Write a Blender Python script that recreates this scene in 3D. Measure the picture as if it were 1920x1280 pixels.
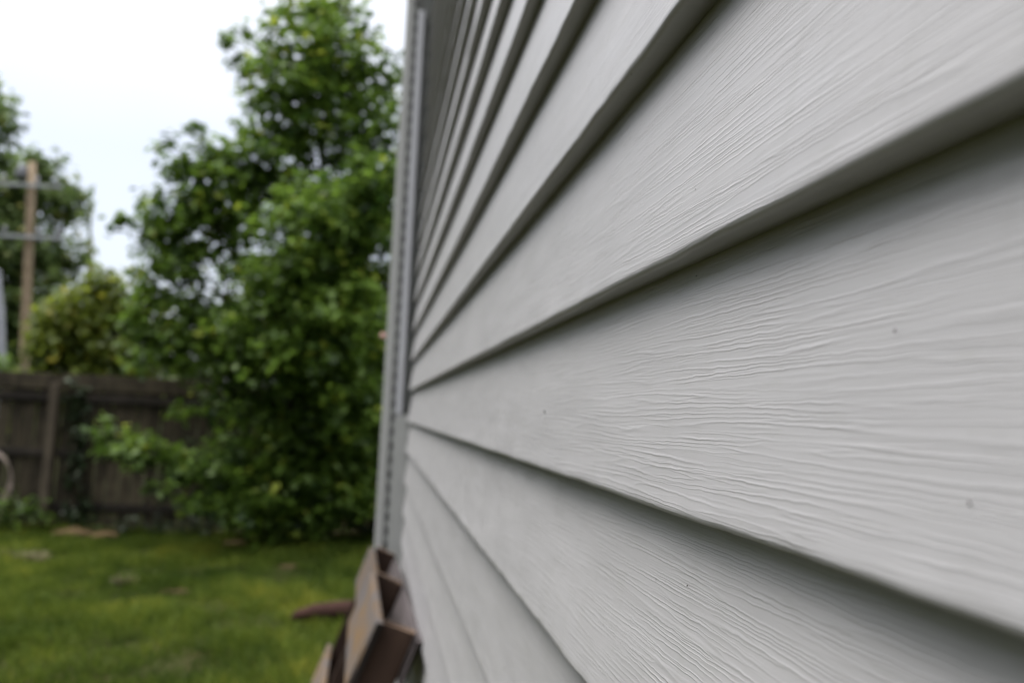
import bpy, bmesh, math, random
import numpy as np
from mathutils import Vector, Matrix, noise

S = bpy.context.scene
COL = S.collection
for o in list(bpy.data.objects):
    bpy.data.objects.remove(o)

# ------------------------------------------------------------------ camera
CAM_H = 1.6
yaw, pit, roll = 0.1607, 0.0906, 0.0458
fw = Vector((math.sin(yaw) * math.cos(pit), math.cos(yaw) * math.cos(pit), math.sin(pit)))
rt = Vector((math.cos(yaw), -math.sin(yaw), 0))
up = rt.cross(fw)
r2 = math.cos(roll) * rt + math.sin(roll) * up
u2 = -math.sin(roll) * rt + math.cos(roll) * up
cam = bpy.data.cameras.new('camera')
cam.sensor_width = 22.3
cam.lens = 18.0
cam.clip_start = 0.01
cam.clip_end = 1000
cam.dof.use_dof = True
cam.dof.focus_distance = 0.395
cam.dof.aperture_fstop = 4.3
cam.dof.aperture_blades = 0
camo = bpy.data.objects.new('camera', cam)
COL.objects.link(camo)
camo.matrix_world = Matrix(((r2.x, u2.x, -fw.x, 0), (r2.y, u2.y, -fw.y, 0), (r2.z, u2.z, -fw.z, CAM_H), (0, 0, 0, 1)))
S.camera = camo

# ------------------------------------------------------------------ world: bright overcast
SUN_EL, SUN_AZ = math.radians(64), math.radians(-95)     # azimuth from +Y, clockwise
w = bpy.data.worlds.new('World')
S.world = w
w.use_nodes = True
nt = w.node_tree
nt.nodes.clear()
N = nt.nodes.new
out = N('ShaderNodeOutputWorld')
sky = N('ShaderNodeTexSky')
sky.sky_type = 'NISHITA'
sky.sun_disc = False
sky.sun_elevation = SUN_EL
sky.sun_rotation = SUN_AZ
sky.dust_density = 3.0
b1 = N('ShaderNodeBackground')
b1.inputs[1].default_value = 0.05
nt.links.new(sky.outputs[0], b1.inputs[0])
tc = N('ShaderNodeTexCoord')
sep = N('ShaderNodeSeparateXYZ')
nt.links.new(tc.outputs['Generated'], sep.inputs[0])
cl = N('ShaderNodeTexNoise')
cl.inputs['Scale'].default_value = 1.6
cl.inputs['Detail'].default_value = 4
nt.links.new(tc.outputs['Generated'], cl.inputs['Vector'])
ramp = N('ShaderNodeValToRGB')                              # cloud deck, thinner towards the horizon
while len(ramp.color_ramp.elements) < 4:
    ramp.color_ramp.elements.new(0.5)
for el, (p, c) in zip(ramp.color_ramp.elements, [(0.0, (0.47, 0.49, 0.54)), (0.27, (0.50, 0.515, 0.56)), (0.48, (0.72, 0.72, 0.745)), (1.0, (3.1, 3.05, 3.07))]):
    el.position = p
    el.color = (*c, 1)
nt.links.new(sep.outputs['Z'], ramp.inputs[0])
mx = N('ShaderNodeMix')
mx.data_type = 'RGBA'
mx.blend_type = 'MULTIPLY'
mx.inputs[0].default_value = 1.0
cr2 = N('ShaderNodeMapRange')
cr2.inputs[1].default_value = 0.3
cr2.inputs[2].default_value = 0.7
cr2.inputs[3].default_value = 0.93
cr2.inputs[4].default_value = 1.08
nt.links.new(cl.outputs[0], cr2.inputs[0])
nt.links.new(ramp.outputs[0], mx.inputs[6])
nt.links.new(cr2.outputs[0], mx.inputs[7])
b2 = N('ShaderNodeBackground')
b2.inputs[1].default_value = 1.0
nt.links.new(mx.outputs[2], b2.inputs[0])
add = N('ShaderNodeAddShader')
nt.links.new(b1.outputs[0], add.inputs[0])
nt.links.new(b2.outputs[0], add.inputs[1])
nt.links.new(add.outputs[0], out.inputs[0])

# ------------------------------------------------------------------ sun through the clouds
sl = bpy.data.lights.new('sun', 'SUN')
sl.energy = 1.5
sl.angle = math.radians(34)
sl.color = (1.0, 0.97, 0.92)
so = bpy.data.objects.new('sun', sl)
COL.objects.link(so)
sd = Vector((math.sin(SUN_AZ) * math.cos(SUN_EL), math.cos(SUN_AZ) * math.cos(SUN_EL), math.sin(SUN_EL)))
so.rotation_euler = sd.to_track_quat('Z', 'Y').to_euler()

S.view_settings.view_transform = 'Standard'
S.view_settings.look = 'None'
S.view_settings.exposure = 0.54
S.view_settings.gamma = 1.0
S.view_settings.use_curve_mapping = False
S.render.engine = 'CYCLES'
S.cycles.use_denoising = True
S.cycles.max_bounces = 8
S.cycles.diffuse_bounces = 5
S.cycles.transmission_bounces = 4

# ------------------------------------------------------------------ materials
def mat(name):
    m = bpy.data.materials.new(name)
    m.use_nodes = True
    t = m.node_tree
    return m, t, t.nodes['Principled BSDF'], t.nodes.new, t.links.new

def math_n(t, op, a, b=None, clamp=False):
    n = t.nodes.new('ShaderNodeMath')
    n.operation = op
    n.use_clamp = clamp
    for i, v in enumerate((a, b)):
        if v is None:
            continue
        if isinstance(v, (int, float)):
            n.inputs[i].default_value = v
        else:
            t.links.new(v, n.inputs[i])
    return n.outputs[0]

def noise_n(t, vec, scale, detail=2, rough=0.5, dist=0.0):
    n = t.nodes.new('ShaderNodeTexNoise')
    n.inputs['Scale'].default_value = scale
    n.inputs['Detail'].default_value = detail
    n.inputs['Roughness'].default_value = rough
    n.inputs['Distortion'].default_value = dist
    t.links.new(vec, n.inputs['Vector'])
    return n.outputs[0]

def ramp_n(t, fac, stops):
    r = t.nodes.new('ShaderNodeValToRGB')
    e = r.color_ramp.elements
    while len(e) < len(stops):
        e.new(0.5)
    for el, (p, c) in zip(e, stops):
        el.position = p
        el.color = (*c, 1)
    t.links.new(fac, r.inputs[0])
    return r.outputs[0]

def vinyl(name, col, rough=0.40, grain=True):
    m, t, b, N, L = mat(name)
    tc = N('ShaderNodeTexCoord')
    oi = N('ShaderNodeObjectInfo')
    sp = N('ShaderNodeSeparateXYZ')
    L(tc.outputs['Object'], sp.inputs[0])
    y = math_n(t, 'ADD', sp.outputs['Y'], math_n(t, 'MULTIPLY', oi.outputs['Random'], 60.0))
    z = math_n(t, 'ADD', sp.outputs['Z'], math_n(t, 'MULTIPLY', oi.outputs['Random'], 7.0))
    def vec(sy, sz):
        c = N('ShaderNodeCombineXYZ')
        L(math_n(t, 'MULTIPLY', y, sy), c.inputs[1])
        L(math_n(t, 'MULTIPLY', z, sz), c.inputs[2])
        return c.outputs[0]
    # small kinks in the run of the grain
    kink = math_n(t, 'SUBTRACT', noise_n(t, vec(60, 120), 1.0, 3, 0.6), 0.5)
    z = math_n(t, 'ADD', z, math_n(t, 'MULTIPLY', kink, 0.0020))
    def ridge(sy, sz, k, det, even=0.0):
        n = noise_n(t, vec(sy, sz), 1.0, det, 0.5)
        a = math_n(t, 'ABSOLUTE', math_n(t, 'SUBTRACT', math_n(t, 'FRACT', math_n(t, 'ADD', math_n(t, 'MULTIPLY', n, 4.0), math_n(t, 'MULTIPLY', z, even))), 0.5))
        a = math_n(t, 'SUBTRACT', 1.0, math_n(t, 'MULTIPLY', a, k), True)
        return math_n(t, 'POWER', a, 1.6)
    g1 = ridge(5.0, 130.0, 3.6, 0.8, 320.0)
    g2 = ridge(8.0, 330.0, 3.6, 0.0, 120.0)
    g3 = ridge(22.0, 700.0, 8.0, 0.0)
    swell = noise_n(t, vec(8, 110), 1.0, 1)
    mask = ramp_n(t, noise_n(t, vec(9, 130), 1.0, 1), [(0.40, (0.22,) * 3), (0.55, (1,) * 3)])
    mask2 = ramp_n(t, noise_n(t, vec(11, 110), 1.0, 1), [(0.40, (0.1,) * 3), (0.56, (1,) * 3)])
    h = math_n(t, 'MULTIPLY', g1, mask)
    h = math_n(t, 'ADD', h, math_n(t, 'MULTIPLY', math_n(t, 'MULTIPLY', g2, mask2), 0.7))
    h = math_n(t, 'ADD', h, math_n(t, 'MULTIPLY', g3, 0.10))
    h = math_n(t, 'ADD', h, math_n(t, 'MULTIPLY', swell, 0.35))
    fine = noise_n(t, vec(420, 1100), 1.0, 2)
    h = math_n(t, 'ADD', h, math_n(t, 'MULTIPLY', fine, 0.10))
    bp = N('ShaderNodeBump')
    bp.inputs['Strength'].default_value = 1.0 if grain else 0.15
    bp.inputs['Distance'].default_value = 0.000165
    L(h, bp.inputs['Height'])
    L(bp.outputs[0], b.inputs['Normal'])
    # faint uneven grime and chalking, run-off streaks, and a slight shift from board to board
    n = noise_n(t, vec(4, 30), 1.0, 4, 0.6)
    c = ramp_n(t, n, [(0.3, tuple(v * 0.92 for v in col)), (0.7, tuple(v * 1.03 for v in col))])
    st = math_n(t, 'MULTIPLY', ramp_n(t, noise_n(t, vec(60, 2.5), 1.0, 3, 0.6), [(0.52, (0,) * 3), (0.72, (1,) * 3)]),
                ramp_n(t, noise_n(t, vec(5, 9), 1.0, 2), [(0.42, (0,) * 3), (0.62, (1,) * 3)]))
    g = math_n(t, 'MULTIPLY', st, 0.10)
    grime = ramp_n(t, noise_n(t, vec(26, 160), 1.0, 4, 0.7), [(0.58, (0,) * 3), (0.75, (1,) * 3)])
    g = math_n(t, 'ADD', g, math_n(t, 'MULTIPLY', grime, 0.18))
    mg = N('ShaderNodeMix')
    mg.data_type = 'RGBA'
    L(g, mg.inputs[0])
    L(c, mg.inputs[6])
    mg.inputs[7].default_value = (0.17, 0.175, 0.135, 1)
    hv = N('ShaderNodeHueSaturation')
    L(mg.outputs[2], hv.inputs['Color'])
    L(math_n(t, 'ADD', 0.965, math_n(t, 'MULTIPLY', oi.outputs['Random'], 0.07)), hv.inputs['Value'])
    L(hv.outputs[0], b.inputs['Base Color'])
    L(ramp_n(t, noise_n(t, vec(12, 60), 1.0, 3), [(0.3, (rough - 0.05,) * 3), (0.7, (rough + 0.08,) * 3)]), b.inputs['Roughness'])
    b.inputs['Specular IOR Level'].default_value = 0.32
    return m

def plain(name, col, rough=0.7, var=0.25, scale=8.0, bump=0.0, stretch=(1, 1, 1), spec=0.3):
    m, t, b, N, L = mat(name)
    tc = N('ShaderNodeTexCoord')
    mp = N('ShaderNodeMapping')
    mp.inputs['Scale'].default_value = stretch
    oi = N('ShaderNodeObjectInfo')
    ad = N('ShaderNodeVectorMath')
    ad.operation = 'ADD'
    L(tc.outputs['Object'], ad.inputs[0])
    rv = N('ShaderNodeCombineXYZ')
    for i in range(3):
        L(math_n(t, 'MULTIPLY', oi.outputs['Random'], 17.0 + 9 * i), rv.inputs[i])
    L(rv.outputs[0], ad.inputs[1])
    L(ad.outputs[0], mp.inputs[0])
    n = noise_n(t, mp.outputs[0], scale, 5, 0.6)
    c = ramp_n(t, n, [(0.3, tuple(v * (1 - var) for v in col)), (0.7, tuple(v * (1 + var) for v in col))])
    hs = N('ShaderNodeHueSaturation')
    L(c, hs.inputs['Color'])
    L(math_n(t, 'ADD', 0.8, math_n(t, 'MULTIPLY', oi.outputs['Random'], 0.4)), hs.inputs['Value'])
    L(hs.outputs[0], b.inputs['Base Color'])
    b.inputs['Roughness'].default_value = rough
    b.inputs['Specular IOR Level'].default_value = spec
    if bump:
        bp = N('ShaderNodeBump')
        bp.inputs['Distance'].default_value = bump
        L(n, bp.inputs['Height'])
        L(bp.outputs[0], b.inputs['Normal'])
    return m

def worn_wood(name, c1, c2, stretch, rough=0.8, end_axis=None, end_col=None):
    m, t, b, N, L = mat(name)
    tc = N('ShaderNodeTexCoord')
    oi = N('ShaderNodeObjectInfo')
    mp = N('ShaderNodeMapping')
    mp.inputs['Scale'].default_value = stretch
    ad = N('ShaderNodeVectorMath')
    ad.operation = 'ADD'
    L(tc.outputs['Object'], ad.inputs[0])
    rv = N('ShaderNodeCombineXYZ')
    for i in range(3):
        L(math_n(t, 'MULTIPLY', oi.outputs['Random'], 13.0 + 7 * i), rv.inputs[i])
    L(rv.outputs[0], ad.inputs[1])
    L(ad.outputs[0], mp.inputs[0])
    g = noise_n(t, mp.outputs[0], 6.0, 5, 0.65)
    p = noise_n(t, ad.outputs[0], 5.0, 3, 0.5)
    f = math_n(t, 'ADD', math_n(t, 'MULTIPLY', g, 0.6), math_n(t, 'MULTIPLY', p, 0.4))
    c = ramp_n(t, f, [(0.42, c1), (0.58, c2)])
    if end_axis:                                            # cut ends show end grain of another colour
        sn = N('ShaderNodeSeparateXYZ')
        L(tc.outputs['Normal'], sn.inputs[0])
        e = math_n(t, 'GREATER_THAN', math_n(t, 'ABSOLUTE', sn.outputs[end_axis]), 0.6)
        mxe = N('ShaderNodeMix')
        mxe.data_type = 'RGBA'
        L(e, mxe.inputs[0])
        L(c, mxe.inputs[6])
        mxe.inputs[7].default_value = (*end_col, 1)
        c = mxe.outputs[2]
    hv = N('ShaderNodeHueSaturation')                       # each piece has weathered a little differently
    L(c, hv.inputs['Color'])
    L(math_n(t, 'ADD', 0.72, math_n(t, 'MULTIPLY', oi.outputs['Random'], 0.56)), hv.inputs['Value'])
    c = hv.outputs[0]
    L(c, b.inputs['Base Color'])
    b.inputs['Roughness'].default_value = rough
    b.inputs['Specular IOR Level'].default_value = 0.2
    bp = N('ShaderNodeBump')
    bp.inputs['Distance'].default_value = 0.002
    L(g, bp.inputs['Height'])
    L(bp.outputs[0], b.inputs['Normal'])
    return m

def leafy(name, dark, light, trans=0.45):
    m, t, b, N, L = mat(name)
    at = N('ShaderNodeAttribute')
    at.attribute_name = 'tint'
    c = ramp_n(t, at.outputs['Fac'], [(0.0, dark), (0.85, light), (1.0, tuple(min(1, v * f) for v, f in zip(light, (1.9, 1.35, 1.3))))])
    L(c, b.inputs['Base Color'])
    b.inputs['Roughness'].default_value = 0.5
    b.inputs['Specular IOR Level'].default_value = 0.35
    tr = N('ShaderNodeBsdfTranslucent')
    hs = N('ShaderNodeHueSaturation')
    hs.inputs['Value'].default_value = 1.5
    hs.inputs['Hue'].default_value = 0.495
    L(c, hs.inputs['Color'])
    L(hs.outputs[0], tr.inputs['Color'])
    ms = N('ShaderNodeMixShader')
    ms.inputs[0].default_value = trans
    L(b.outputs[0], ms.inputs[1])
    L(tr.outputs[0], ms.inputs[2])
    L(ms.outputs[0], t.nodes['Material Output'].inputs['Surface'])
    return m

M = {}
M['vinyl'] = vinyl('grey vinyl siding', (0.374, 0.369, 0.374))
M['trim'] = plain('grey vinyl trim', (0.325, 0.33, 0.318), 0.4, 0.05, 3.0)
M['white_trim'] = plain('glossy white trim', (0.40, 0.405, 0.425), 0.3, 0.04, 3.0, spec=0.5)
M['backing'] = plain('trim backing', (0.14, 0.145, 0.135), 0.7, 0.2, 6.0)
M['sheath'] = plain('dark sheathing', (0.06, 0.058, 0.05), 0.8, 0.3, 6.0)
M['concrete'] = plain('foundation concrete', (0.30, 0.29, 0.27), 0.9, 0.15, 5.0, 0.004)
M['roof'] = plain('roof shingle', (0.10, 0.095, 0.09), 0.9, 0.3, 20.0, 0.004)
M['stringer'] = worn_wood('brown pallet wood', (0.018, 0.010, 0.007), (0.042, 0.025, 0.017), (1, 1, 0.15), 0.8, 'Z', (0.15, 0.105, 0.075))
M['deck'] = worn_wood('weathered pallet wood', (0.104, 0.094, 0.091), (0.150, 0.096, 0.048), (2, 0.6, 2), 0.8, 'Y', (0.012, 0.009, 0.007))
M['deck_grey'] = worn_wood('grey pallet wood', (0.068, 0.058, 0.058), (0.105, 0.091, 0.091), (2, 0.6, 2), 0.8, 'Y', (0.012, 0.009, 0.007))
M['fence'] = worn_wood('weathered fence wood', (0.025, 0.021, 0.0145), (0.062, 0.051, 0.033), (6, 6, 0.5), 0.9)
M['fence_rail'] = worn_wood('dark fence rail', (0.014, 0.012, 0.010), (0.030, 0.025, 0.020), (0.5, 6, 6), 0.9)
M['fence_post'] = worn_wood('grey fence post', (0.055, 0.045, 0.033), (0.095, 0.078, 0.056), (6, 6, 0.5), 0.9)
M['pole'] = worn_wood('tan pole wood', (0.13, 0.098, 0.062), (0.20, 0.155, 0.105), (3, 3, 0.3), 0.9)
M['arm'] = plain('weathered crossarm', (0.19, 0.20, 0.205), 0.8, 0.2, 4.0)
M['metal'] = plain('galvanised metal', (0.22, 0.225, 0.24), 0.5, 0.12, 5.0)
M['ceramic'] = plain('insulator glaze', (0.25, 0.25, 0.27), 0.3, 0.1, 4.0)
M['bark'] = worn_wood('bark', (0.040, 0.030, 0.022), (0.085, 0.065, 0.048), (5, 5, 0.8), 0.95)
M['log'] = worn_wood('reddish bark', (0.022, 0.010, 0.008), (0.042, 0.021, 0.016), (0.6, 5, 5), 0.95)
M['hose'] = plain('pale hose', (0.24, 0.195, 0.165), 0.5, 0.1, 5.0)
M['knob'] = plain('pink plastic', (0.62, 0.36, 0.32), 0.5, 0.1, 5.0)
M['clay'] = plain('dry clay', (0.085, 0.055, 0.024), 0.95, 0.25, 14.0, 0.01)
M['clay_dull'] = plain('trodden earth', (0.070, 0.046, 0.020), 0.95, 0.3, 14.0, 0.01)
M['straw'] = plain('dry straw', (0.19, 0.175, 0.095), 0.9, 0.2, 9.0)
M['dirt'] = plain('dirt', (0.045, 0.038, 0.020), 0.9, 0.3, 900.0)
M['leaf'] = leafy('tree leaf', (0.020, 0.046, 0.008), (0.135, 0.225, 0.030), 0.45)
M['leaf_yellow'] = leafy('yellow green leaf', (0.045, 0.070, 0.010), (0.150, 0.190, 0.024), 0.5)
M['leaf_far'] = leafy('far leaf', (0.050, 0.082, 0.026), (0.145, 0.205, 0.062), 0.5)
M['leaf_dark'] = leafy('dark ivy leaf', (0.010, 0.020, 0.008), (0.035, 0.060, 0.020), 0.2)
M['grass'] = leafy('grass blade', (0.027, 0.050, 0.007), (0.110, 0.150, 0.022), 0.4)
M['grass'].node_tree.nodes['Principled BSDF'].inputs['Specular IOR Level'].default_value = 0.08

# ground under the grass
m, t, b, N_, L_ = mat('lawn soil and thatch')
tcx = N_('ShaderNodeTexCoord')
n1 = noise_n(t, tcx.outputs['Object'], 1.6, 6, 0.62)
n2 = noise_n(t, tcx.outputs['Object'], 22.0, 5, 0.6)
f1 = math_n(t, 'ADD', math_n(t, 'MULTIPLY', n1, 0.6), math_n(t, 'MULTIPLY', n2, 0.4))
L_(ramp_n(t, f1, [(0.36, (0.050, 0.030, 0.013)), (0.45, (0.030, 0.030, 0.009)), (0.62, (0.028, 0.036, 0.008))]), b.inputs['Base Color'])
b.inputs['Roughness'].default_value = 0.95
b.inputs['Specular IOR Level'].default_value = 0.1
M['lawn'] = m

# ------------------------------------------------------------------ mesh helpers
def link(name, me, m=None, parent=None, loc=None, rot=None):
    o = bpy.data.objects.new(name, me)
    COL.objects.link(o)
    if m is not None and me is not None and not me.materials:
        me.materials.append(m)
    if parent is not None:
        o.parent = parent
    if loc is not None:
        o.location = loc
    if rot is not None:
        o.rotation_euler = rot
    return o

def tag(o, label=None, cat=None, group=None, kind=None):
    for k, v in (('label', label), ('category', cat), ('group', group), ('kind', kind)):
        if v:
            o[k] = v
    return o

def empty(name, loc, label, cat, group=None, rot=(0, 0, 0)):
    o = link(name, None, None, None, loc, rot)
    o.empty_display_size = 0.2
    return tag(o, label, cat, group)

def smooth(me):
    me.polygons.foreach_set('use_smooth', [True] * len(me.polygons))

def box_mesh(name, sx, sy, sz, bev=0.0, centre=True, jitter=0.0, seed=0):
    bm = bmesh.new()
    bmesh.ops.create_cube(bm, size=1)
    for v in bm.verts:
        v.co = Vector((v.co.x * sx, v.co.y * sy, v.co.z * sz))
    if bev:
        bmesh.ops.bevel(bm, geom=bm.edges[:], offset=bev, segments=1, affect='EDGES')
    if jitter:
        rr = random.Random(seed)
        for v in bm.verts:
            v.co += Vector([rr.uniform(-jitter, jitter) for _ in range(3)])
    me = bpy.data.meshes.new(name)
    bm.to_mesh(me)
    bm.free()
    return me

def box(name, x0, x1, y0, y1, z0, z1, m, parent=None, bev=0.002, jitter=0.0, seed=0):
    me = box_mesh(name, x1 - x0, y1 - y0, z1 - z0, min(bev, 0.3 * min(x1 - x0, y1 - y0, z1 - z0)), True, jitter, seed)
    return link(name, me, m, parent, ((x0 + x1) / 2, (y0 + y1) / 2, (z0 + z1) / 2))

def tube_into(bm, pts, rads, seg=8, wob=0.0, seed=0):
    rr = random.Random(seed)
    rings = []
    pts = [Vector(p) for p in pts]
    for i, (p, r) in enumerate(zip(pts, rads)):
        d = (pts[min(i + 1, len(pts) - 1)] - pts[max(i - 1, 0)]).normalized()
        a = d.orthogonal().normalized() if abs(d.z) > 0.9 else Vector((0, 0, 1)).cross(d).normalized()
        c = d.cross(a)
        rings.append([bm.verts.new(p + (a * math.cos(k * 2 * math.pi / seg) + c * math.sin(k * 2 * math.pi / seg)) * r * (1 + rr.uniform(-wob, wob))) for k in range(seg)])
    for A, B in zip(rings, rings[1:]):
        for k in range(seg):
            bm.faces.new((A[k], A[(k + 1) % seg], B[(k + 1) % seg], B[k]))
    bm.faces.new(rings[0][::-1])
    bm.faces.new(rings[-1])

def tube(name, pts, rads, m, parent=None, seg=8, wob=0.0, seed=0, closed=False):
    bm = bmesh.new()
    tube_into(bm, pts, rads, seg, wob, seed)
    bmesh.ops.recalc_face_normals(bm, faces=bm.faces[:])
    me = bpy.data.meshes.new(name)
    bm.to_mesh(me)
    bm.free()
    smooth(me)
    return link(name, me, m, parent)

def quads_mesh(name, V, tint):
    """V: (n,4,3) array of quads; tint: (n,) per face."""
    n = len(V)
    me = bpy.data.meshes.new(name)
    me.vertices.add(n * 4)
    me.vertices.foreach_set('co', V.reshape(-1).astype(np.float32))
    me.loops.add(n * 4)
    me.loops.foreach_set('vertex_index', np.arange(n * 4, dtype=np.int32))
    me.polygons.add(n)
    me.polygons.foreach_set('loop_start', np.arange(0, n * 4, 4, dtype=np.int32))
    me.polygons.foreach_set('loop_total', np.full(n, 4, dtype=np.int32))
    a = me.attributes.new('tint', 'FLOAT', 'FACE')
    a.data.foreach_set('value', tint.astype(np.float32))
    me.update(calc_edges=True)
    return me

def leaves(name, lobes, size, dens, seed, twig=0.26, per=8, shell=0.45):
    """Sprays of leaves on short twigs spread through a set of ellipsoids (x,y,z,rx,ry,rz,weight)."""
    rg = np.random.default_rng(seed)
    VV, TT = [], []
    for (x, y, z, rx, ry, rz, wt) in lobes:
        tw = min(twig, 1.0 * min(rx, rz) + 0.04)
        n = max(4, int(dens * wt * (rx * ry + ry * rz + rx * rz) ** 1.1 / size ** 1.3))
        d = rg.normal(size=(n, 3))
        d /= np.linalg.norm(d, axis=1)[:, None]
        r = rg.random(n) ** shell * (1 + 0.22 * rg.normal(size=n) * (rg.random(n) < 0.35))
        c = np.array([x, y, z]) + d * r[:, None] * np.array([rx, ry, rz])
        td = d * 0.8 + np.array([0, 0, 0.25]) + 0.6 * rg.normal(size=(n, 3))
        td /= np.linalg.norm(td, axis=1)[:, None]
        shade = rg.normal(size=n) * 0.20
        lob = rg.normal() * 0.10
        for k in range(per):
            s = (k / (per - 1) - 0.4) * tw * (0.7 + 0.6 * rg.random(n))
            p = c + td * s[:, None] + rg.normal(size=(n, 3)) * size * 0.35
            p[:, 2] -= 0.25 * np.abs(s) * 0.5
            nrm = np.array([0, 0, 1.0]) + 0.55 * rg.normal(size=(n, 3)) + 0.35 * d
            nrm /= np.linalg.norm(nrm, axis=1)[:, None]
            ax = rg.normal(size=(n, 3)) + td * 0.8
            ax -= nrm * (ax * nrm).sum(1)[:, None]
            ax /= np.linalg.norm(ax, axis=1)[:, None]
            sd_ = np.cross(nrm, ax)
            L = size * (0.65 + 0.7 * rg.random(n))[:, None]
            W = L * (0.30 + 0.08 * rg.random(n))[:, None]
            q = np.stack([p - ax * L * 0.5, p + sd_ * W + ax * L * 0.05 + nrm * L * 0.08, p + ax * L * 0.5 - nrm * L * 0.12, p - sd_ * W + ax * L * 0.05 + nrm * L * 0.08], axis=1)
            VV.append(q)
            TT.append(np.clip(0.42 + lob + shade + 0.16 * rg.normal(size=n), 0, 1))
    return quads_mesh(name, np.concatenate(VV), np.concatenate(TT))

def branch(name, a, b, r0, r1, m, parent, seed, bow=0.12, steps=6):
    rr = random.Random(seed)
    a, b = Vector(a), Vector(b)
    pts = []
    for i in range(steps):
        f = i / (steps - 1)
        p = a.lerp(b, f)
        p.z += math.sin(f * math.pi) * bow * (b - a).length
        if 0 < i:
            p += Vector([rr.uniform(-1, 1) for _ in range(3)]) * 0.03 * (b - a).length
        pts.append(p)
    return tube(name, pts, [r0 + (r1 - r0) * i / (steps - 1) for i in range(steps)], m, parent, 7, 0.1, seed)

# ================================================================== SETTING
def ground_z(x, y):
    if abs(x) > 14 or y < -6 or y > 16:
        return 0.0
    return 0.022 * noise.noise(Vector((x * 0.9, y * 0.9, 3.1))) + 0.014 * noise.noise(Vector((x * 3.1, y * 3.1, 7.7)))

xs = [-400, -150, -60, -30, -20, -14.5] + [-14 + i * 0.25 for i in range(113)] + [14.5, 20, 30, 60, 150, 400]
ys = [-400, -150, -60, -20, -6.5] + [-6 + i * 0.25 for i in range(89)] + [16.5, 25, 40, 80, 150, 400]
gv = [(x, y, ground_z(x, y)) for y in ys for x in xs]
nx = len(xs)
gf = [(j * nx + i, j * nx + i + 1, (j + 1) * nx + i + 1, (j + 1) * nx + i) for j in range(len(ys) - 1) for i in range(nx - 1)]
me = bpy.data.meshes.new('ground')
me.from_pydata(gv, [], gf)
smooth(me)
tag(link('ground', me, M['lawn']), 'mown lawn ground with thin grass and bare earth showing', 'ground', kind='structure')

# ================================================================== HOUSE
D, EXP, Z0 = 0.1428, 0.127, CAM_H - 0.0434      # lip distance, course exposure, lip height of course 0
Y_END, Y_BACK = 3.595, -2.6
house = empty('house', (2.6, 0.5, 0), 'house side wall clad in grey wood-grain vinyl siding filling the right of the picture', 'house')
def hp(o):
    """parent an object given in world coordinates to the house"""
    o.parent = house
    o.matrix_parent_inverse = Matrix.Translation(-Vector(house.location))
    return o
def sub(o, part):
    """make an object given in world coordinates a sub-part of a house part"""
    o.parent = part
    o.matrix_parent_inverse = Matrix.Translation(-Vector(part.location))
    return o

prof = [(0.0190, 0.0022), (0.0184, 0.0010), (0.0100, 0.0002), (0.0042, 0.0), (0.0034, 0.00005), (0.0018, 0.0004), (0.0008, 0.0012), (0.0002, 0.0022), (0.0, 0.0036), (0.0006, 0.0068),
        (0.0022, 0.018), (0.0050, 0.038), (0.0082, 0.061), (0.0114, 0.084), (0.0146, 0.107), (0.0178, 0.130), (0.0188, 0.138)]

def panel_mesh(y0, y1, seed):
    ysl, y = [], y0
    while y < y1 - 1e-6:
        ysl.append(y)
        y += 0.006 if 0.05 <= y < 1.3 else 0.06
    ysl.append(y1)
    vv, ff = [], []
    np_ = len(prof)
    for y in ysl:
        lip = 0.00075 * noise.noise(Vector((y * 19, seed * 9.3, 0.5))) + 0.0006 * noise.noise(Vector((y * 47, seed * 5.1, 2.5)))
        drop = 0.0007 * noise.noise(Vector((y * 11, seed * 3.7, 5.5))) + 0.0005 * noise.noise(Vector((y * 38, seed * 2.7, 8.5)))
        for (px, pz) in prof:
            wl = max(0.0, 1 - pz / 0.012)
            can = 0.0011 * noise.noise(Vector((y * 2.3, pz * 14, seed * 4.4)))
            fl = min(1.0, max(0.0, pz - 0.006) / 0.02) * (1 - pz / 0.16)
            vv.append((px + lip * wl + can * fl, y, pz + drop * wl * (0.0 if px > 0.012 else 1.0)))
    for j in range(len(ysl) - 1):
        for i in range(np_ - 1):
            a = j * np_ + i
            ff.append((a, a + np_, a + np_ + 1, a + 1))
    me = bpy.data.meshes.new('siding_panel')
    me.from_pydata(vv, [], ff)
    smooth(me)
    me.materials.append(M['vinyl'])
    return me

seams = {6: 1.61, 7: 1.61, 10: 2.35, 11: 2.35, 14: 0.9, 15: 0.9, -6: 1.3, -7: 1.3}
cache = {}
DZ = {1: -0.0021, 2: 0.0045, 3: 0.0045, 4: 0.002, -1: 0.0025}      # courses are never hung perfectly even
rr = random.Random(5)
k_lo, k_hi = -11, 21
for k in range(k_lo, k_hi):
    ranges = [(Y_BACK, Y_END, 0.0)]
    if k in seams:
        ranges = [(Y_BACK, seams[k], 0.0), (seams[k] - 0.025, Y_END, 0.0016)]
    elif (k // 2) % 2:
        ranges = [(Y_BACK, -0.9, 0.0016), (-0.925, Y_END, 0.0)]
    for (a, c, off) in ranges:
        key = (a, c, k % 3)
        if key not in cache:
            cache[key] = panel_mesh(a, c, k % 3 + 1)
        hp(link('siding_panel', cache[key], None, None, (D + off, 0, Z0 + k * EXP + DZ.get(k, 0.0)), ((0.0025 if k == 1 else 0), 0, 0)))
z_lo, z_hi = Z0 + k_lo * EXP, Z0 + k_hi * EXP
hp(box('wall_sheathing', D + 0.0200, 5.1, Y_BACK - 0.05, Y_END + 0.06, z_lo - 0.01, z_hi, M['sheath']))
hp(box('foundation', D + 0.03, 5.05, Y_BACK, Y_END + 0.05, -0.3, z_lo - 0.012, M['concrete']))
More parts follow.
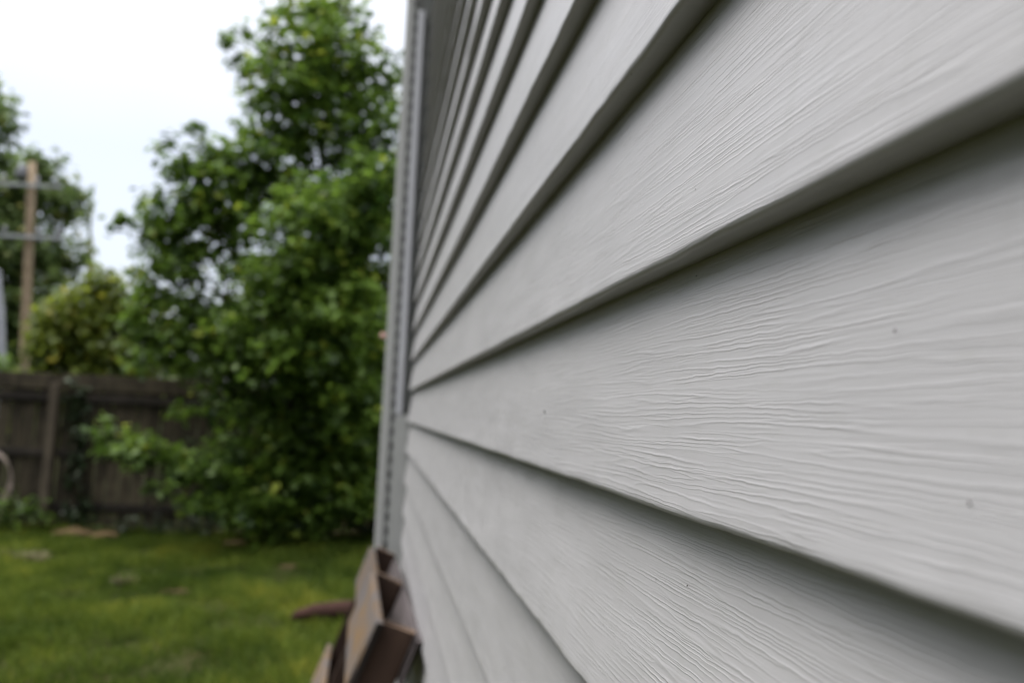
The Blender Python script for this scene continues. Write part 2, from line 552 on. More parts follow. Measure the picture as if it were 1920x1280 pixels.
# roof, far above the frame
bm = bmesh.new()
vs = [bm.verts.new(p) for p in [(0.02, Y_BACK - 0.2, z_hi + 0.02), (2.6, Y_BACK - 0.2, z_hi + 1.3), (5.2, Y_BACK - 0.2, z_hi + 0.02),
                                (0.02, Y_END + 0.2, z_hi + 0.02), (2.6, Y_END + 0.2, z_hi + 1.3), (5.2, Y_END + 0.2, z_hi + 0.02)]]
for f in ((0, 1, 4, 3), (1, 2, 5, 4), (0, 2, 1), (3, 4, 5), (0, 3, 5, 2)):
    bm.faces.new([vs[i] for i in f])
bmesh.ops.recalc_face_normals(bm, faces=bm.faces[:])
me = bpy.data.meshes.new('roof')
bm.to_mesh(me)
bm.free()
hp(link('roof', me, M['roof']))

# corner trim at the far end of the wall
cz0, cz1 = z_lo - 0.01, z_hi
corner = hp(box('corner_post', 0.035, 0.072, 3.598, 3.70, cz0, cz1, M['trim'], bev=0.006))
sub(box('corner_backing', 0.0721, 0.17, 3.630, 3.70, cz0, cz1, M['backing']), corner)
# nailing flange with a row of real slots
bm = bmesh.new()
fx0, fxa, fxb, fx1, fy = 0.0722, 0.0745, 0.0865, 0.0905, 3.612
def quad(x0, x1, z0, z1):
    a = [bm.verts.new((x, fy, z)) for x, z in ((x0, z0), (x1, z0), (x1, z1), (x0, z1))]
    bm.faces.new(a)
z = cz0
quad(fx0, fxa, cz0, cz1)
quad(fxb, fx1, cz0, cz1)
while z < cz1 - 0.07:
    quad(fxa, fxb, z, z + 0.024)
    z += 0.060
quad(fxa, fxb, z, cz1)
bmesh.ops.remove_doubles(bm, verts=bm.verts[:], dist=1e-5)
bmesh.ops.solidify(bm, geom=bm.faces[:], thickness=0.0015)
me = bpy.data.meshes.new('slotted_flange')
bm.to_mesh(me)
bm.free()
sub(link('slotted_flange', me, M['trim']), corner)
st = sub(box('trim_strip', 0.0915, 0.120, 3.600, 3.628, 1.588, 3.40, M['white_trim'], bev=0.004), corner)
st['label'] = 'glossy bluish white strip ending halfway down the corner'
sub(box('lower_trim', 0.0910, 0.1600, 3.602, 3.629, cz0, 1.585, M['trim'], bev=0.003), corner)
kn = sub(tube('wall_knob', [(0.040, 3.64, 1.925), (0.030, 3.64, 1.925), (0.024, 3.64, 1.925), (0.012, 3.64, 1.925), (0.007, 3.64, 1.925)], [0.006, 0.006, 0.013, 0.014, 0.008], M['knob'], seg=10), corner)
kn['label'] = 'small pinkish knob on the outer corner edge'

# bits of dirt stuck to the siding
specks = [(0.1549, 0.3894, 1.5226, 1.0), (0.1542, 0.4322, 1.5170, 0.6), (0.1583, 0.3965, 1.6758, 0.7), (0.1492, 0.7196, 1.6055, 2.2), (0.1524, 0.2241, 1.6308, 0.9),
          (0.1464, 0.1852, 1.5840, 0.9), (0.1428, 0.4706, 1.8109, 0.8), (0.1554, 0.9588, 1.5263, 1.3), (0.1532, 0.8615, 1.5094, 1.3), (0.1466, 0.3714, 1.7131, 0.5),
          (0.1484, 0.5890, 1.4726, 0.8), (0.1479, 0.8675, 1.3417, 1.6)]
for i, (x, y, z, s) in enumerate(specks):
    rr = random.Random(i)
    bm = bmesh.new()
    tube_into(bm, [(0, -0.0012, -0.0004), (-0.0003, 0, 0), (0, 0.0011, 0.0006)], [0.0002, 0.00055, 0.0002], 5, 0.4, i)
    tube_into(bm, [(0, -0.0003, -0.001), (-0.0003, 0.0001, 0), (0, 0.0004, 0.0012)], [0.00015, 0.0004, 0.00015], 5, 0.4, i + 50)
    me = bpy.data.meshes.new('dirt_speck')
    bm.to_mesh(me)
    bm.free()
    o = link('dirt_speck', me, M['dirt'], None, (x - 0.0003, y, z), (rr.uniform(0, 6), 0, 0))
    o.scale = (s * 0.55, s * 0.55, s * 0.55)
    hp(o)

# ================================================================== PALLET leaning on the wall
LEAN = math.radians(21)
pal = empty('wooden_pallet', (-0.27, 2.68, 0), 'old brown wooden pallet with weathered boards leaning against the siding', 'pallet')
# local frame: Y along the wall, V up the pallet (tilting to the wall), Nn outwards
Vv = Vector((math.sin(LEAN), 0, math.cos(LEAN)))
Nn = Vector((-math.cos(LEAN), 0, math.sin(LEAN)))
R_p = Matrix((( -Nn.x, 0, Vv.x), (-Nn.y, 1, Vv.y), (-Nn.z, 0, Vv.z)))     # columns: inwards, Y, up
top_far, top_near = Vector((0.134, 3.39, 1.020)), Vector((0.139, 1.97, 1.078))
def pal_piece(name, n0, n1, y0, y1, v0, v1, m, seed):
    """n: metres out from the wall side, y: along, v: metres down from the top edge"""
    me = box_mesh(name, n1 - n0, abs(y1 - y0), v1 - v0, 0.004, True, 0.0038, seed)
    yc = (y0 + y1) / 2
    f = (yc - top_near.y) / (top_far.y - top_near.y)
    base = top_near.lerp(top_far, f)
    c = base + Nn * (n0 + n1) / 2 - Vv * (v0 + v1) / 2
    o = link(name, me, m, pal)
    tl = math.atan2(top_far.z - top_near.z, top_far.y - top_near.y)
    rot = R_p.to_4x4() @ Matrix.Rotation(tl, 4, 'X')
    o.matrix_local = Matrix.Translation(c - Vector(pal.location)) @ rot
    return o
LENV = 1.10
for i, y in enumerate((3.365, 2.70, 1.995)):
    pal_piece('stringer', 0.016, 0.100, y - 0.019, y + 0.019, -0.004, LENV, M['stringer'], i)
vpos = [0.0, 0.40, 0.64, 0.90]
for i, v in enumerate(vpos):
    o = pal_piece('deck_board', 0.1005, 0.118, 2.715, 3.395, v + 0.003, v + 0.150, M['deck'], 20 + i)
    o = pal_piece('deck_board', 0.1005, 0.119, 1.965, 2.708, v, v + 0.172, M['deck'], 40 + i)
for i, v in enumerate([0.0, 0.35, 0.70, 0.98]):
    pal_piece('deck_board', 0.0, 0.0155, 1.979, 3.395, v + 0.006, v + 0.115, M['deck_grey'], 60 + i)

# ================================================================== FENCE
FY = 10.9
fen = empty('board_fence', (-3.0, FY, 0), 'dark weathered wooden privacy fence at the back of the lawn', 'fence')
fmeshes = [box_mesh('fence_board', 0.133, 0.018, 1.80, 0.003, True, 0.004, s) for s in range(4)]
for me in fmeshes:
    me.materials.append(M['fence'])
x, i = -8.6, 0
rr = random.Random(11)
while x < 3.2:
    o = link('fence_board', fmeshes[i % 4], None, fen, (x + 3.0, rr.uniform(-0.004, 0.004), 0.95 + rr.uniform(-0.035, 0.03)), (rr.uniform(-0.006, 0.006), rr.uniform(-0.008, 0.008), rr.uniform(-0.02, 0.02)))
    x += 0.1445
    i += 1
posts = [-8.62, -6.22, -3.82, -1.42, 0.98, 3.38]
for j, px in enumerate(posts):
    o = link('fence_post', box_mesh('fence_post', 0.10, 0.10, 1.86, 0.006, True, 0.004, j), M['fence_post'], fen, (px + 3.0, -0.115, 0.83))
for j, (a, c) in enumerate(zip(posts, posts[1:])):
    for z, h, d, nm in ((1.585, 0.095, 0.05, 'rail'), (0.915, 0.09, 0.04, 'rail'), (0.28, 0.09, 0.04, 'rail'), (1.775, 0.19, 0.02, 'fascia_board')):
        mm = M['fence'] if nm == 'fascia_board' else M['fence_rail']
        o = link(nm, box_mesh(nm, c - a - 0.104, d, h, 0.004, True, 0.003, j), mm, fen, ((a + c) / 2 + 3.0, -0.014 - d / 2, z), (0, rr.uniform(-0.004, 0.004), 0))

# ================================================================== TREES
MAIN = [(-2.5, 9.6, 2.5, 0.28, 0.25, 0.34, 0.8), (-2.45, 9.6, 2.1, 0.30, 0.25, 0.22, 0.8), (-1.88, 9.9, 5.66, 0.11, 0.08, 0.06, 0.5), (-1.99, 9.9, 5.89, 0.08, 0.05, 0.04, 0.5), (-1.81, 9.9, 6.01, 0.14, 0.1, 0.09, 0.5), (-1.69, 9.9, 5.59, 0.19, 0.15, 0.14, 0.8), (-2.14, 9.6, 4.68, 0.12, 0.09, 0.07, 0.6), (-2.45, 9.6, 4.46, 0.15, 0.11, 0.09, 0.7), (-2.85, 9.5, 3.55, 0.1, 0.07, 0.05, 0.6), (-0.61, 10.2, 6.59, 0.22, 0.18, 0.18, 0.7), (-0.36, 10.3, 6.31, 0.2, 0.18, 0.2, 0.6), (-0.69, 8.9, 3.55, 0.63, 0.52, 0.52, 1.0), (-0.2, 8.9, 3.82, 0.34, 0.44, 0.63, 1.0), (-0.98, 8.9, 2.95, 0.52, 0.41, 0.4, 1.0), (-0.34, 8.8, 2.53, 0.51, 0.46, 0.51, 1.0), (-0.82, 8.9, 2.17, 0.52, 0.41, 0.4, 1.0), (-1.35, 9.1, 2.44, 0.35, 0.29, 0.29, 1.0), (-0.24, 8.9, 1.75, 0.4, 0.36, 0.4, 1.0), (-0.9, 10.45, 0.8, 1.1, 0.3, 0.6, 1.0), (0.1, 10.4, 1.2, 0.7, 0.3, 0.9, 1.0), (-0.6, 10.4, 2.2, 0.8, 0.35, 0.7, 1.0), (-0.5, 10.4, 3.4, 0.7, 0.4, 0.8, 0.8), (-1.06, 10.2, 6.52, 0.46, 0.34, 0.3, 1.0), (-0.91, 10.0, 5.96, 0.71, 0.49, 0.39, 1.0), (-1.23, 9.8, 5.38, 0.57, 0.43, 0.38, 1.0), (-0.51, 10.3, 5.59, 0.6, 0.51, 0.53, 1.0), (-1.11, 10.1, 4.91, 0.72, 0.53, 0.46, 1.0), (-0.33, 10.0, 4.75, 0.52, 0.49, 0.58, 1.0), (-0.04, 10.4, 5.96, 0.23, 0.26, 0.34, 0.35), (-1.52, 9.7, 4.41, 0.47, 0.37, 0.34, 1.0), (-2.04, 9.6, 4.21, 0.46, 0.36, 0.34, 1.0), (-2.15, 9.6, 3.71, 0.5, 0.36, 0.31, 1.0), (-2.5, 9.5, 3.5, 0.37, 0.26, 0.21, 1.0), (-2.42, 9.5, 3.12, 0.34, 0.26, 0.25, 1.0), (-1.74, 9.9, 3.81, 0.57, 0.46, 0.45, 1.0), (-1.04, 10.0, 4.09, 0.71, 0.52, 0.45, 1.0), (-0.33, 9.9, 3.8, 0.57, 0.49, 0.51, 1.0), (-2.15, 9.7, 3.2, 0.42, 0.32, 0.30, 0.9), (-1.5, 10.1, 3.2, 0.46, 0.36, 0.40, 0.8), (-0.66, 9.8, 3.12, 0.63, 0.51, 0.51, 1.0), (-0.09, 10.0, 2.93, 0.39, 0.44, 0.58, 1.0), (-1.09, 10.1, 2.81, 0.49, 0.4, 0.39, 1.0), (-2.35, 9.6, 2.72, 0.32, 0.26, 0.28, 0.8), (-1.95, 9.8, 2.65, 0.45, 0.34, 0.36, 0.8), (-2.15, 9.6, 2.2, 0.40, 0.30, 0.27, 0.8), (-1.55, 9.8, 2.19, 0.57, 0.43, 0.38, 1.0), (-0.87, 9.6, 2.1, 0.62, 0.47, 0.43, 1.0), (-0.22, 9.8, 2.08, 0.51, 0.46, 0.51, 1.0), (-1.5, 9.9, 1.7, 0.42, 0.33, 0.30, 0.8), (-1.9, 9.5, 1.5, 0.34, 0.2, 0.08, 0.5), (-0.85, 9.9, 1.43, 0.7, 0.52, 0.45, 1.0), (-0.12, 9.9, 1.34, 0.38, 0.43, 0.57, 1.0), (0.5, 10.3, 4.1, 0.47, 1.11, 1.99, 1.0), (0.65, 10.2, 1.43, 0.46, 0.65, 0.99, 1.0), (-2.64, 9.2, 1.17, 0.25, 0.18, 0.15, 1.0), (-2.36, 9.2, 1.04, 0.34, 0.22, 0.14, 1.0), (-1.98, 9.3, 0.88, 0.40, 0.28, 0.18, 1.0), (-1.52, 9.5, 0.89, 0.49, 0.34, 0.28, 1.0), (-2.1, 9.2, 0.66, 0.22, 0.15, 0.07, 0.5), (-1.6, 9.3, 0.55, 0.42, 0.28, 0.16, 0.8), (-1.23, 9.6, 0.54, 0.5, 0.35, 0.28, 1.0), (-0.56, 9.8, 0.78, 0.7, 0.48, 0.38, 1.0), (-0.13, 9.7, 0.62, 0.31, 0.28, 0.31, 1.0), (-0.9, 9.9, 0.39, 0.7, 0.42, 0.22, 1.0)]

def tree(name, base, lobes, size, dens, seed, m, label, stems, r0, cat='tree', twig=0.26, per=8, group=None, branches=True):
    t = empty(name, base, label, cat, group)
    bx = Vector(base)
    loc = [(a - bx.x, b - bx.y, c - bx.z, d, e, f, g) for (a, b, c, d, e, f, g) in lobes]
    link('crown', leaves('crown', loc, size, dens, seed, twig, per), m, t)
    pts_all = []
    for i, pts in enumerate(stems):
        pts = [Vector(p) - bx for p in pts]
        n = len(pts)
        # refine and wobble
        fine = []
        for a, b in zip(pts, pts[1:]):
            for q in range(4):
                fine.append(a.lerp(b, q / 4) + Vector((noise.noise(a * 3 + Vector((q, i, 0))), noise.noise(a * 3 + Vector((0, q, i))), 0)) * 0.04 * (1 if (q or fine) else 0))
        fine.append(pts[-1])
        tube('trunk', fine, [r0 * (1 - 0.85 * q / (len(fine) - 1)) * (0.8 if i else 1) for q in range(len(fine))], M['bark'], t, 9, 0.08, seed + i)
        pts_all += fine
    if branches:
        for i, l in enumerate(loc):
            c = Vector(l[:3])
            cand = [p for p in pts_all if p.z < c.z - 0.1] or pts_all
            s = min(cand, key=lambda p: (p - c).length + 0.4 * abs((c.z - p.z) - 0.5))
            branch('branch', s, c, r0 * 0.35, r0 * 0.06, M['bark'], t, seed + 31 * i, 0.06)
    return t

tree('leafy_tree', (-1.04, 10.25, 0), MAIN, 0.108, 10.5, 3, M['leaf'],
     'tall bushy green tree in front of the fence beside the house corner',
     [[(-1.04, 10.25, -0.05), (-1.02, 10.1, 1.0), (-0.9, 10.05, 2.6), (-0.8, 10.05, 4.4), (-0.8, 10.1, 6.6)],
      [(-0.80, 10.3, -0.05), (-0.6, 10.2, 1.2), (-0.35, 10.1, 2.8), (-0.4, 10.2, 5.2)],
      [(-1.25, 10.2, -0.05), (-1.5, 10.0, 1.0), (-1.7, 9.9, 2.4), (-1.9, 9.7, 3.9)],
      [(-0.5, 10.4, -0.05), (0.1, 10.4, 1.4), (0.4, 10.3, 3.2), (0.45, 10.3, 5.4)]], 0.055)

LEFT = [(-8.1, 17.0, 6.53, 1.04, 0.84, 0.82, 1.0), (-7.88, 17.0, 7.18, 0.66, 0.54, 0.55, 1.0), (-7.68, 17.0, 6.04, 0.49, 0.39, 0.38, 1.0), (-8.6, 17.2, 5.2, 1.0, 1.0, 0.9, 1.0), (-9.2, 17.2, 6.6, 1.0, 1.0, 1.0, 1.0)]
tree('shade_tree', (-8.9, 17.2, 0), LEFT, 0.16, 7.0, 8, M['leaf_far'], 'dark tree crown just entering at the left edge above the utility pole', [[(-8.9, 17.2, -0.05), (-8.9, 17.2, 3.5), (-8.5, 17.1, 6.8)]], 0.16)

BACK = [(-12.2, 29.2, 1.8, 2.2, 1.0, 1.2, 1.0), (-11.97, 30.0, 8.66, 1.35, 1.05, 0.97, 1.0), (-10.98, 30.0, 8.1, 0.87, 0.74, 0.77, 0.8), (-12.55, 30.0, 7.68, 0.97, 0.96, 1.16, 1.0), (-10.36, 30.0, 7.87, 0.31, 0.62, 1.06, 0.5), (-11.77, 30.0, 6.46, 1.35, 1.05, 0.97, 1.0), (-10.63, 30.0, 5.99, 1.06, 0.87, 0.87, 0.8), (-12.2, 30.0, 4.78, 1.06, 1.09, 1.35, 1.0), (-10.72, 30.0, 4.15, 1.74, 1.31, 1.16, 1.0), (-13.78, 30.0, 6.66, 1.74, 2.0, 2.71, 1.0), (-11.87, 30.0, 9.42, 0.77, 0.57, 0.48, 1.0), (-12.5, 30.5, 3.2, 2.0, 1.2, 1.0, 1.0), (-9.6, 30.5, 2.8, 1.5, 1.0, 1.0, 1.0)]
tree('round_tree', (-12.0, 30.3, 0), BACK, 0.26, 6.5, 12, M['leaf_far'], 'pale green rounded tree far behind the utility pole', [[(-12.0, 30.3, -0.05), (-12.0, 30.2, 4.0), (-11.8, 30.1, 9.0)], [(-12.0, 30.3, 1.5), (-11.2, 30.1, 5.0), (-10.8, 30.0, 8.0)]], 0.22, twig=0.5)

BUSH = [(-3.97, 12.6, 3.17, 0.37, 0.27, 0.24, 1.0), (-4.33, 12.5, 2.75, 0.44, 0.36, 0.36, 1.0), (-3.66, 12.6, 2.92, 0.45, 0.35, 0.33, 1.0), (-3.98, 12.6, 2.4, 0.73, 0.55, 0.49, 1.0), (-3.36, 12.7, 2.44, 0.49, 0.44, 0.49, 1.0), (-4.55, 12.6, 2.28, 0.32, 0.37, 0.41, 1.0), (-4.0, 12.7, 1.5, 1.2, 0.6, 0.7, 0.8)]
tree('yellow_green_bush', (-4.0, 12.7, 0), BUSH, 0.11, 13.0, 17, M['leaf_yellow'], 'yellow green bush showing over the fence right of the pole', [[(-4.0, 12.7, -0.05), (-4.0, 12.65, 1.4), (-3.95, 12.6, 3.0)], [(-4.2, 12.7, -0.05), (-4.4, 12.6, 2.5)], [(-3.8, 12.7, -0.05), (-3.5, 12.65, 2.6)]], 0.05, 'bush')

HEDGE = [(-4.5, 15.2, 1.8, 1.0, 0.7, 0.7, 1.0), (-6.3, 15.6, 1.6, 0.7, 0.6, 0.5, 1.0), (-3.0, 15.0, 1.8, 0.9, 0.7, 0.6, 1.0), (-3.26, 15.0, 2.55, 0.87, 0.7, 0.68, 1.0), (-2.21, 15.0, 2.8, 0.87, 0.78, 0.87, 1.0), (-1.03, 15.0, 2.96, 1.06, 0.96, 1.06, 1.0), (0.1, 15.0, 2.84, 0.87, 0.87, 1.06, 1.0), (-2.6, 15.0, 1.4, 1.3, 0.9, 0.9, 0.8), (-0.5, 15.0, 1.5, 1.4, 0.9, 0.9, 0.8)]
tree('broad_bush', (-1.4, 15.2, 0), HEDGE, 0.15, 7.0, 23, M['leaf_far'], 'broad green bush behind the fence seen through gaps in the tall tree', [[(-1.4, 15.2, -0.05), (-1.3, 15.1, 2.8)], [(-1.6, 15.2, -0.05), (-2.3, 15.1, 2.6)], [(-1.2, 15.2, -0.05), (-0.2, 15.1, 2.7)]], 0.08, 'bush')

# unseen trees added on the left to block low sky light from the siding
rr = random.Random(21)
YT = [(rr.uniform(-1.3, 1.3), rr.uniform(-1.5, 1.5), 1.2 + 5.6 * q / 13 + rr.uniform(-.3, .3), 1.25 - 0.05 * abs(q - 5), 1.25 - 0.05 * abs(q - 5), 0.9, 1.0) for q in range(14)]
yt = tree('unseen_blocker_tree', (0, 0, 0), YT, 0.22, 4.5, 61, M['leaf'], 'unseen green tree added on the left to block low sky light', [[(0, 0, -0.05), (0.05, 0, 2.5), (0, 0.1, 6.5)]], 0.13, twig=0.4, per=6, group='unseen trees added on the left against low sky light')
for q in range(7):
    t_ = yt
    if q:
        t_ = yt.copy()
        COL.objects.link(t_)
        for ch in yt.children:
            c_ = ch.copy()
            COL.objects.link(c_)
            c_.parent = t_
    t_.location = (-10.8 + rr.uniform(-.6, .6), -8.0 + 3.2 * q, 0)
    t_.rotation_euler = (0, 0, rr.uniform(0, 6))
    t_.scale = (1, 1, rr.uniform(0.85, 1.1))

# small plants along the fence
def plant(name, base, lobes, size, dens, seed, m, label, cat, twig=0.14):
    t = empty(name, base, label, cat)
    bx = Vector(base)
    link('foliage', leaves('foliage', [(a - bx.x, b - bx.y, c - bx.z, d, e, f, g) for (a, b, c, d, e, f, g) in lobes], size, dens, seed, twig, 6), m, t)
    for i, l in enumerate(lobes):
        branch('stem', (0, 0, -0.03), Vector(l[:3]) - bx, 0.010, 0.004, M['bark'], t, seed + i, 0.02)
    return t
plant('ivy', (-3.50, 10.80, 0), [(-3.57, 10.80, 1.6, 0.16, 0.05, 0.28, 1), (-3.52, 10.80, 1.15, 0.15, 0.05, 0.35, 1), (-3.50, 10.80, 0.7, 0.14, 0.05, 0.35, 1), (-3.47, 10.78, 0.25, 0.18, 0.07, 0.28, 1)], 0.07, 12.0, 41, M['leaf_dark'], 'dark ivy climbing the fence just right of the grey post', 'ivy', 0.10)
plant('weed_clump', (-4.0, 10.5, 0), [(-4.15, 10.5, 0.22, 0.30, 0.18, 0.22, 1), (-3.80, 10.55, 0.24, 0.20, 0.15, 0.20, 1), (-4.5, 10.5, 0.25, 0.3, 0.18, 0.25, 1)], 0.065, 9.0, 43, M['leaf'], 'low green weeds at the foot of the fence below the hose', 'weeds')
plant('leaf_sprig', (-4.62, 11.15, 0), [(-4.62, 11.15, 1.92, 0.22, 0.12, 0.11, 1)], 0.07, 18.0, 47, M['leaf'], 'bright green leaves topping the fence at the left edge', 'shrub')
plant('weed_tuft', (-3.2, 10.6, 0), [(-3.25, 10.62, 0.12, 0.16, 0.10, 0.12, 1), (-2.85, 10.62, 0.10, 0.2, 0.10, 0.10, 1), (-2.5, 10.6, 0.12, 0.2, 0.1, 0.12, 1)], 0.06, 8.0, 49, M['leaf_dark'], 'dark low weeds at the fence foot right of the ivy', 'weeds')

plant('fence_foot_weeds', (-0.6, 10.62, 0), [(-2.0, 10.66, 0.10, 0.35, 0.10, 0.12, 1), (-1.4, 10.66, 0.12, 0.35, 0.10, 0.14, 1), (-0.7, 10.66, 0.12, 0.4, 0.10, 0.15, 1), (0.0, 10.66, 0.13, 0.4, 0.10, 0.16, 1), (0.7, 10.66, 0.13, 0.4, 0.10, 0.16, 1)], 0.07, 9.0, 53, M['leaf_dark'], 'dark low growth along the fence foot under the tall tree', 'weeds')

# ================================================================== POLES
def cyl(name, a, b, r0, r1, m, parent, seg=14):
    a, b = Vector(a), Vector(b)
    return tube(name, [a.lerp(b, i / 5) for i in range(6)], [r0 + (r1 - r0) * i / 5 for i in range(6)], m, parent, seg, 0.02)
up_ = empty('utility_pole', (-8.42, 22, 0), 'tan wooden utility pole with two grey crossarms above the fence', 'pole')
cyl('shaft', (0, 0, -0.1), (-0.407, 0, 7.40), 0.125, 0.090, M['pole'], up_)
for za, zl, x0, x1 in ((6.75, 0.03, -1.35, 0.55), (5.46, 0.02, -1.25, 0.65)):
    sx = -0.407 * za / 7.4
    o = link('crossarm', box_mesh('crossarm', x1 - x0, 0.09, 0.085, 0.01), M['arm'], up_, ((x0 + x1) / 2 + sx * 0.4, -0.19, za), (0, -zl, 0))
    for q in (0.06, 0.3, 0.7, 0.94):
        xi = (x1 - x0) * (q - 0.5)
        tube('insulator', [(xi, 0, 0.05), (xi, 0, 0.12), (xi, 0, 0.13), (xi, 0, 0.2), (xi, 0, 0.24)], [0.02, 0.02, 0.05, 0.045, 0.02], M['ceramic'], o, 8)
tube('transformer', [(-0.63, -0.02, 6.98), (-0.63, -0.02, 7.0), (-0.63, -0.02, 7.28), (-0.63, -0.02, 7.30)], [0.10, 0.14, 0.14, 0.10], M['metal'], up_, 12)

lp = empty('street_lamp', (-10.6, 34, 0), 'thin far pole with a curved arm between the utility pole and the tall tree', 'pole')
cyl('shaft', (0, 0, -0.1), (-0.70, 0, 7.7), 0.13, 0.09, M['pole'], lp)
tube('arm', [(-0.70, 0, 7.6), (-0.78, 0, 8.6), (-0.98, 0, 9.4), (-1.4, 0, 9.75), (-2.1, 0, 9.72)], [0.06, 0.055, 0.05, 0.05, 0.045], M['metal'], lp, 8)
tube('lamp_head', [(-2.05, 0, 9.72), (-2.15, 0, 9.72), (-2.5, 0, 9.70), (-2.65, 0, 9.69)], [0.05, 0.12, 0.12, 0.04], M['metal'], lp, 10)

gp = empty('grey_mast', (-6.33, 15, 0), 'pale grey tapered post at the left edge behind the fence', 'post')
tube('shaft', [(0.06, 0, -0.1), (0.02, 0, 1.0), (0, 0, 2.2), (-0.02, 0, 3.0), (-0.05, 0, 3.4), (-0.05, 0, 3.6)], [0.24, 0.22, 0.19, 0.12, 0.07, 0.04], M['metal'], gp, 14)
tube('cap', [(-0.05, 0, 3.59), (-0.05, 0, 3.62), (-0.05, 0, 3.66)], [0.06, 0.06, 0.03], M['metal'], gp, 12)

# ================================================================== GARDEN THINGS
# coil of hose hung on the fence
hz = empty('garden_hose', (-4.44, 10.80, 0.60), 'pale coiled garden hose hanging on the fence at the left edge', 'hose')
rr = random.Random(3)
for q in range(3):
    a, bb = 0.225 + 0.02 * q, 0.31 + 0.022 * q
    pts = [Vector((a * math.cos(t_), -0.035 - 0.022 * q + rr.uniform(-.003, .003), bb * math.sin(t_) - 0.03 * q)) for t_ in [2 * math.pi * s / 40 for s in range(41)]]
    tube('coil', pts, [0.013] * 41, M['hose'], hz, 8)
tube('hook', [(0, 0.08, 0.33), (0, -0.02, 0.33), (0, -0.12, 0.31), (0, -0.125, 0.35)], [0.008] * 4, M['metal'], hz, 6)

# fallen log
lg = empty('log', (-0.1, 6.47, 0), 'dark reddish log lying on the grass beyond the pallet', 'log')
tube('stem', [(-0.42, 0.02, 0.035), (-0.38, 0.02, 0.055), (-0.25, 0.01, 0.085), (-0.05, 0, 0.10), (0.2, 0, 0.105), (0.45, -0.02, 0.10), (0.62, -0.03, 0.10)], [0.012, 0.034, 0.056, 0.068, 0.075, 0.078, 0.076], M['log'], lg, 12, 0.08, 4)
tube('knot', [(0.1, -0.02, 0.16), (0.09, -0.03, 0.19), (0.08, -0.03, 0.205)], [0.022, 0.017, 0.010], M['log'], lg, 8, 0.1, 5)

def mound(x, y, rx, ry, h, label, m, seed):
    bm = bmesh.new()
    bmesh.ops.create_icosphere(bm, subdivisions=3, radius=1)
    for v in bm.verts:
        n = 1 + 0.30 * noise.noise(v.co * 1.8 + Vector((seed, 0, 0))) + 0.18 * noise.noise(v.co * 5 + Vector((0, seed, 0)))
        v.co = Vector((v.co.x * rx * n, v.co.y * ry * n, v.co.z * h * n))
    me = bpy.data.meshes.new('dirt_mound')
    bm.to_mesh(me)
    bm.free()
    smooth(me)
    o = link('dirt_mound', me, m, None, (x, y, ground_z(x, y) + 0.004))
    tag(o, label, 'dirt', 'bare patches of clay in the lawn')
mound(-3.36, 10.45, 0.24, 0.20, 0.07, 'larger orange clay mound at the lawn edge below the fence', M['clay'], 1)
mound(-2.98, 10.35, 0.15, 0.14, 0.055, 'smaller orange clay mound right beside the larger one', M['clay'], 2)
mound(-1.50, 10.05, 0.16, 0.12, 0.03, 'brown clay patch at the foot of the tall tree', M['clay_dull'], 3)
mound(-0.73, 8.69, 0.10, 0.10, 0.012, 'small clay patch on the lawn left of the corner', M['clay_dull'], 4)
mound(-0.66, 7.25, 0.13, 0.07, 0.012, 'thin clay patch just behind the log', M['clay_dull'], 5)
mound(-0.45, 6.10, 0.11, 0.07, 0.012, 'clay patch just in front of the log', M['clay_dull'], 6)
mound(-1.55, 7.5, 0.12, 0.09, 0.010, 'faint clay patch in the middle of the lawn', M['clay_dull'], 7)

def tuft(x, y, r, n, label, seed):
    rg = np.random.default_rng(seed)
    a = rg.random(n) * 2 * np.pi
    rad = r * np.sqrt(rg.random(n))
    p = np.stack([rad * np.cos(a), rad * np.sin(a), np.zeros(n)], 1)
    L = 0.05 + 0.06 * rg.random(n)
    d = np.stack([np.cos(a) + rg.normal(size=n) * .6, np.sin(a) + rg.normal(size=n) * .6, 0.9 + 0.4 * rg.random(n)], 1)
    d /= np.linalg.norm(d, axis=1)[:, None]
    s = np.cross(d, rg.normal(size=(n, 3)))
    s /= np.linalg.norm(s, axis=1)[:, None]
    tip = p + d * L[:, None]
    q = np.stack([p - s * .004, p + s * .004, tip + s * .002, tip - s * .002], 1)
    o = link('straw_tuft', quads_mesh('straw_tuft', q, rg.random(n)), M['straw'], None, (x, y, ground_z(x, y)))
    tag(o, label, 'straw', 'pale dry tufts on the lawn')
tuft(-3.20, 8.85, 0.10, 420, 'larger pale dry tuft on the lawn below the fence post', 1)
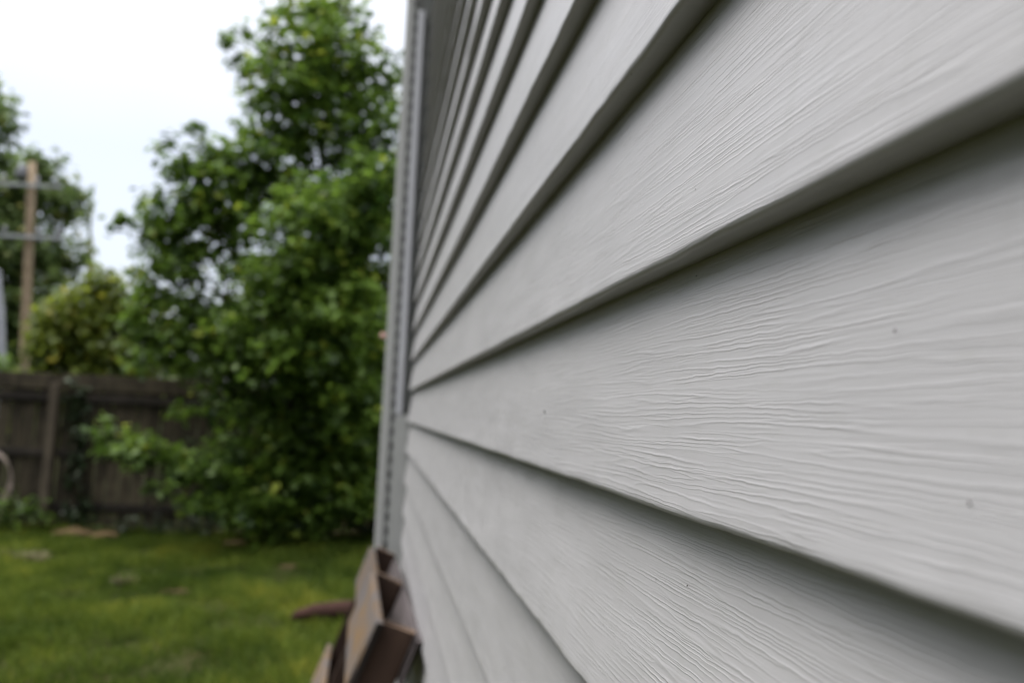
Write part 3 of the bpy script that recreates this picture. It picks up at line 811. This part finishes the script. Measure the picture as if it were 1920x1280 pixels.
tuft(-2.02, 7.70, 0.06, 200, 'small pale dry tuft in the middle of the lawn', 2)
tuft(-3.53, 8.95, 0.09, 300, 'pale dry tuft on the lawn cut by the left edge', 3)

# ================================================================== GRASS
rg = np.random.default_rng(77)
n = 150000
gx = rg.uniform(-5.6, 1.0, n)
gy = 3.9 + 6.98 * rg.random(n) ** 0.85
bias = np.array([noise.noise(Vector((x * 1.3, y * 1.3, 0.7))) + 0.6 * noise.noise(Vector((x * 4.2, y * 4.2, 5.7))) for x, y in zip(gx, gy)])
tn = np.array([noise.noise(Vector((x * 0.9, y * 0.9, 9.7))) + 0.8 * noise.noise(Vector((x * 3.0, y * 2.2, 2.7))) + 0.5 * noise.noise(Vector((x * 7.0, y * 5.0, 4.7))) for x, y in zip(gx, gy)])
keep = (bias + 0.85 + 0.5 * rg.random(n)) > 0.35
keep &= ~((gx > -0.45) & (gy < 3.75))
gx, gy, bias, tn = gx[keep], gy[keep], bias[keep], tn[keep]
n = len(gx)
gz = np.array([ground_z(x, y) for x, y in zip(gx, gy)]) - 0.004
h = (0.034 + 0.050 * rg.random(n) ** 2) * np.clip(1.0 + 1.1 * bias, 0.35, 2.3)
wd = 0.0035 + 0.0055 * rg.random(n)
an = rg.random(n) * 2 * np.pi
sx, sy = np.cos(an) * wd, np.sin(an) * wd
lx, ly = rg.normal(size=n) * 0.5 * h, rg.normal(size=n) * 0.5 * h
Q = np.zeros((n, 4, 3))
Q[:, 0] = np.stack([gx - sx, gy - sy, gz], 1)
Q[:, 1] = np.stack([gx + sx, gy + sy, gz], 1)
Q[:, 2] = np.stack([gx + lx + sx * .3, gy + ly + sy * .3, gz + h], 1)
Q[:, 3] = np.stack([gx + lx - sx * .3, gy + ly - sy * .3, gz + h], 1)
tint = np.clip(0.44 + 0.48 * tn + 0.38 * bias + 0.18 * rg.normal(size=n), 0, 0.93)
tag(link('grass', quads_mesh('grass', Q, tint), M['grass']), 'short green lawn grass between house and fence', 'grass', kind='stuff')
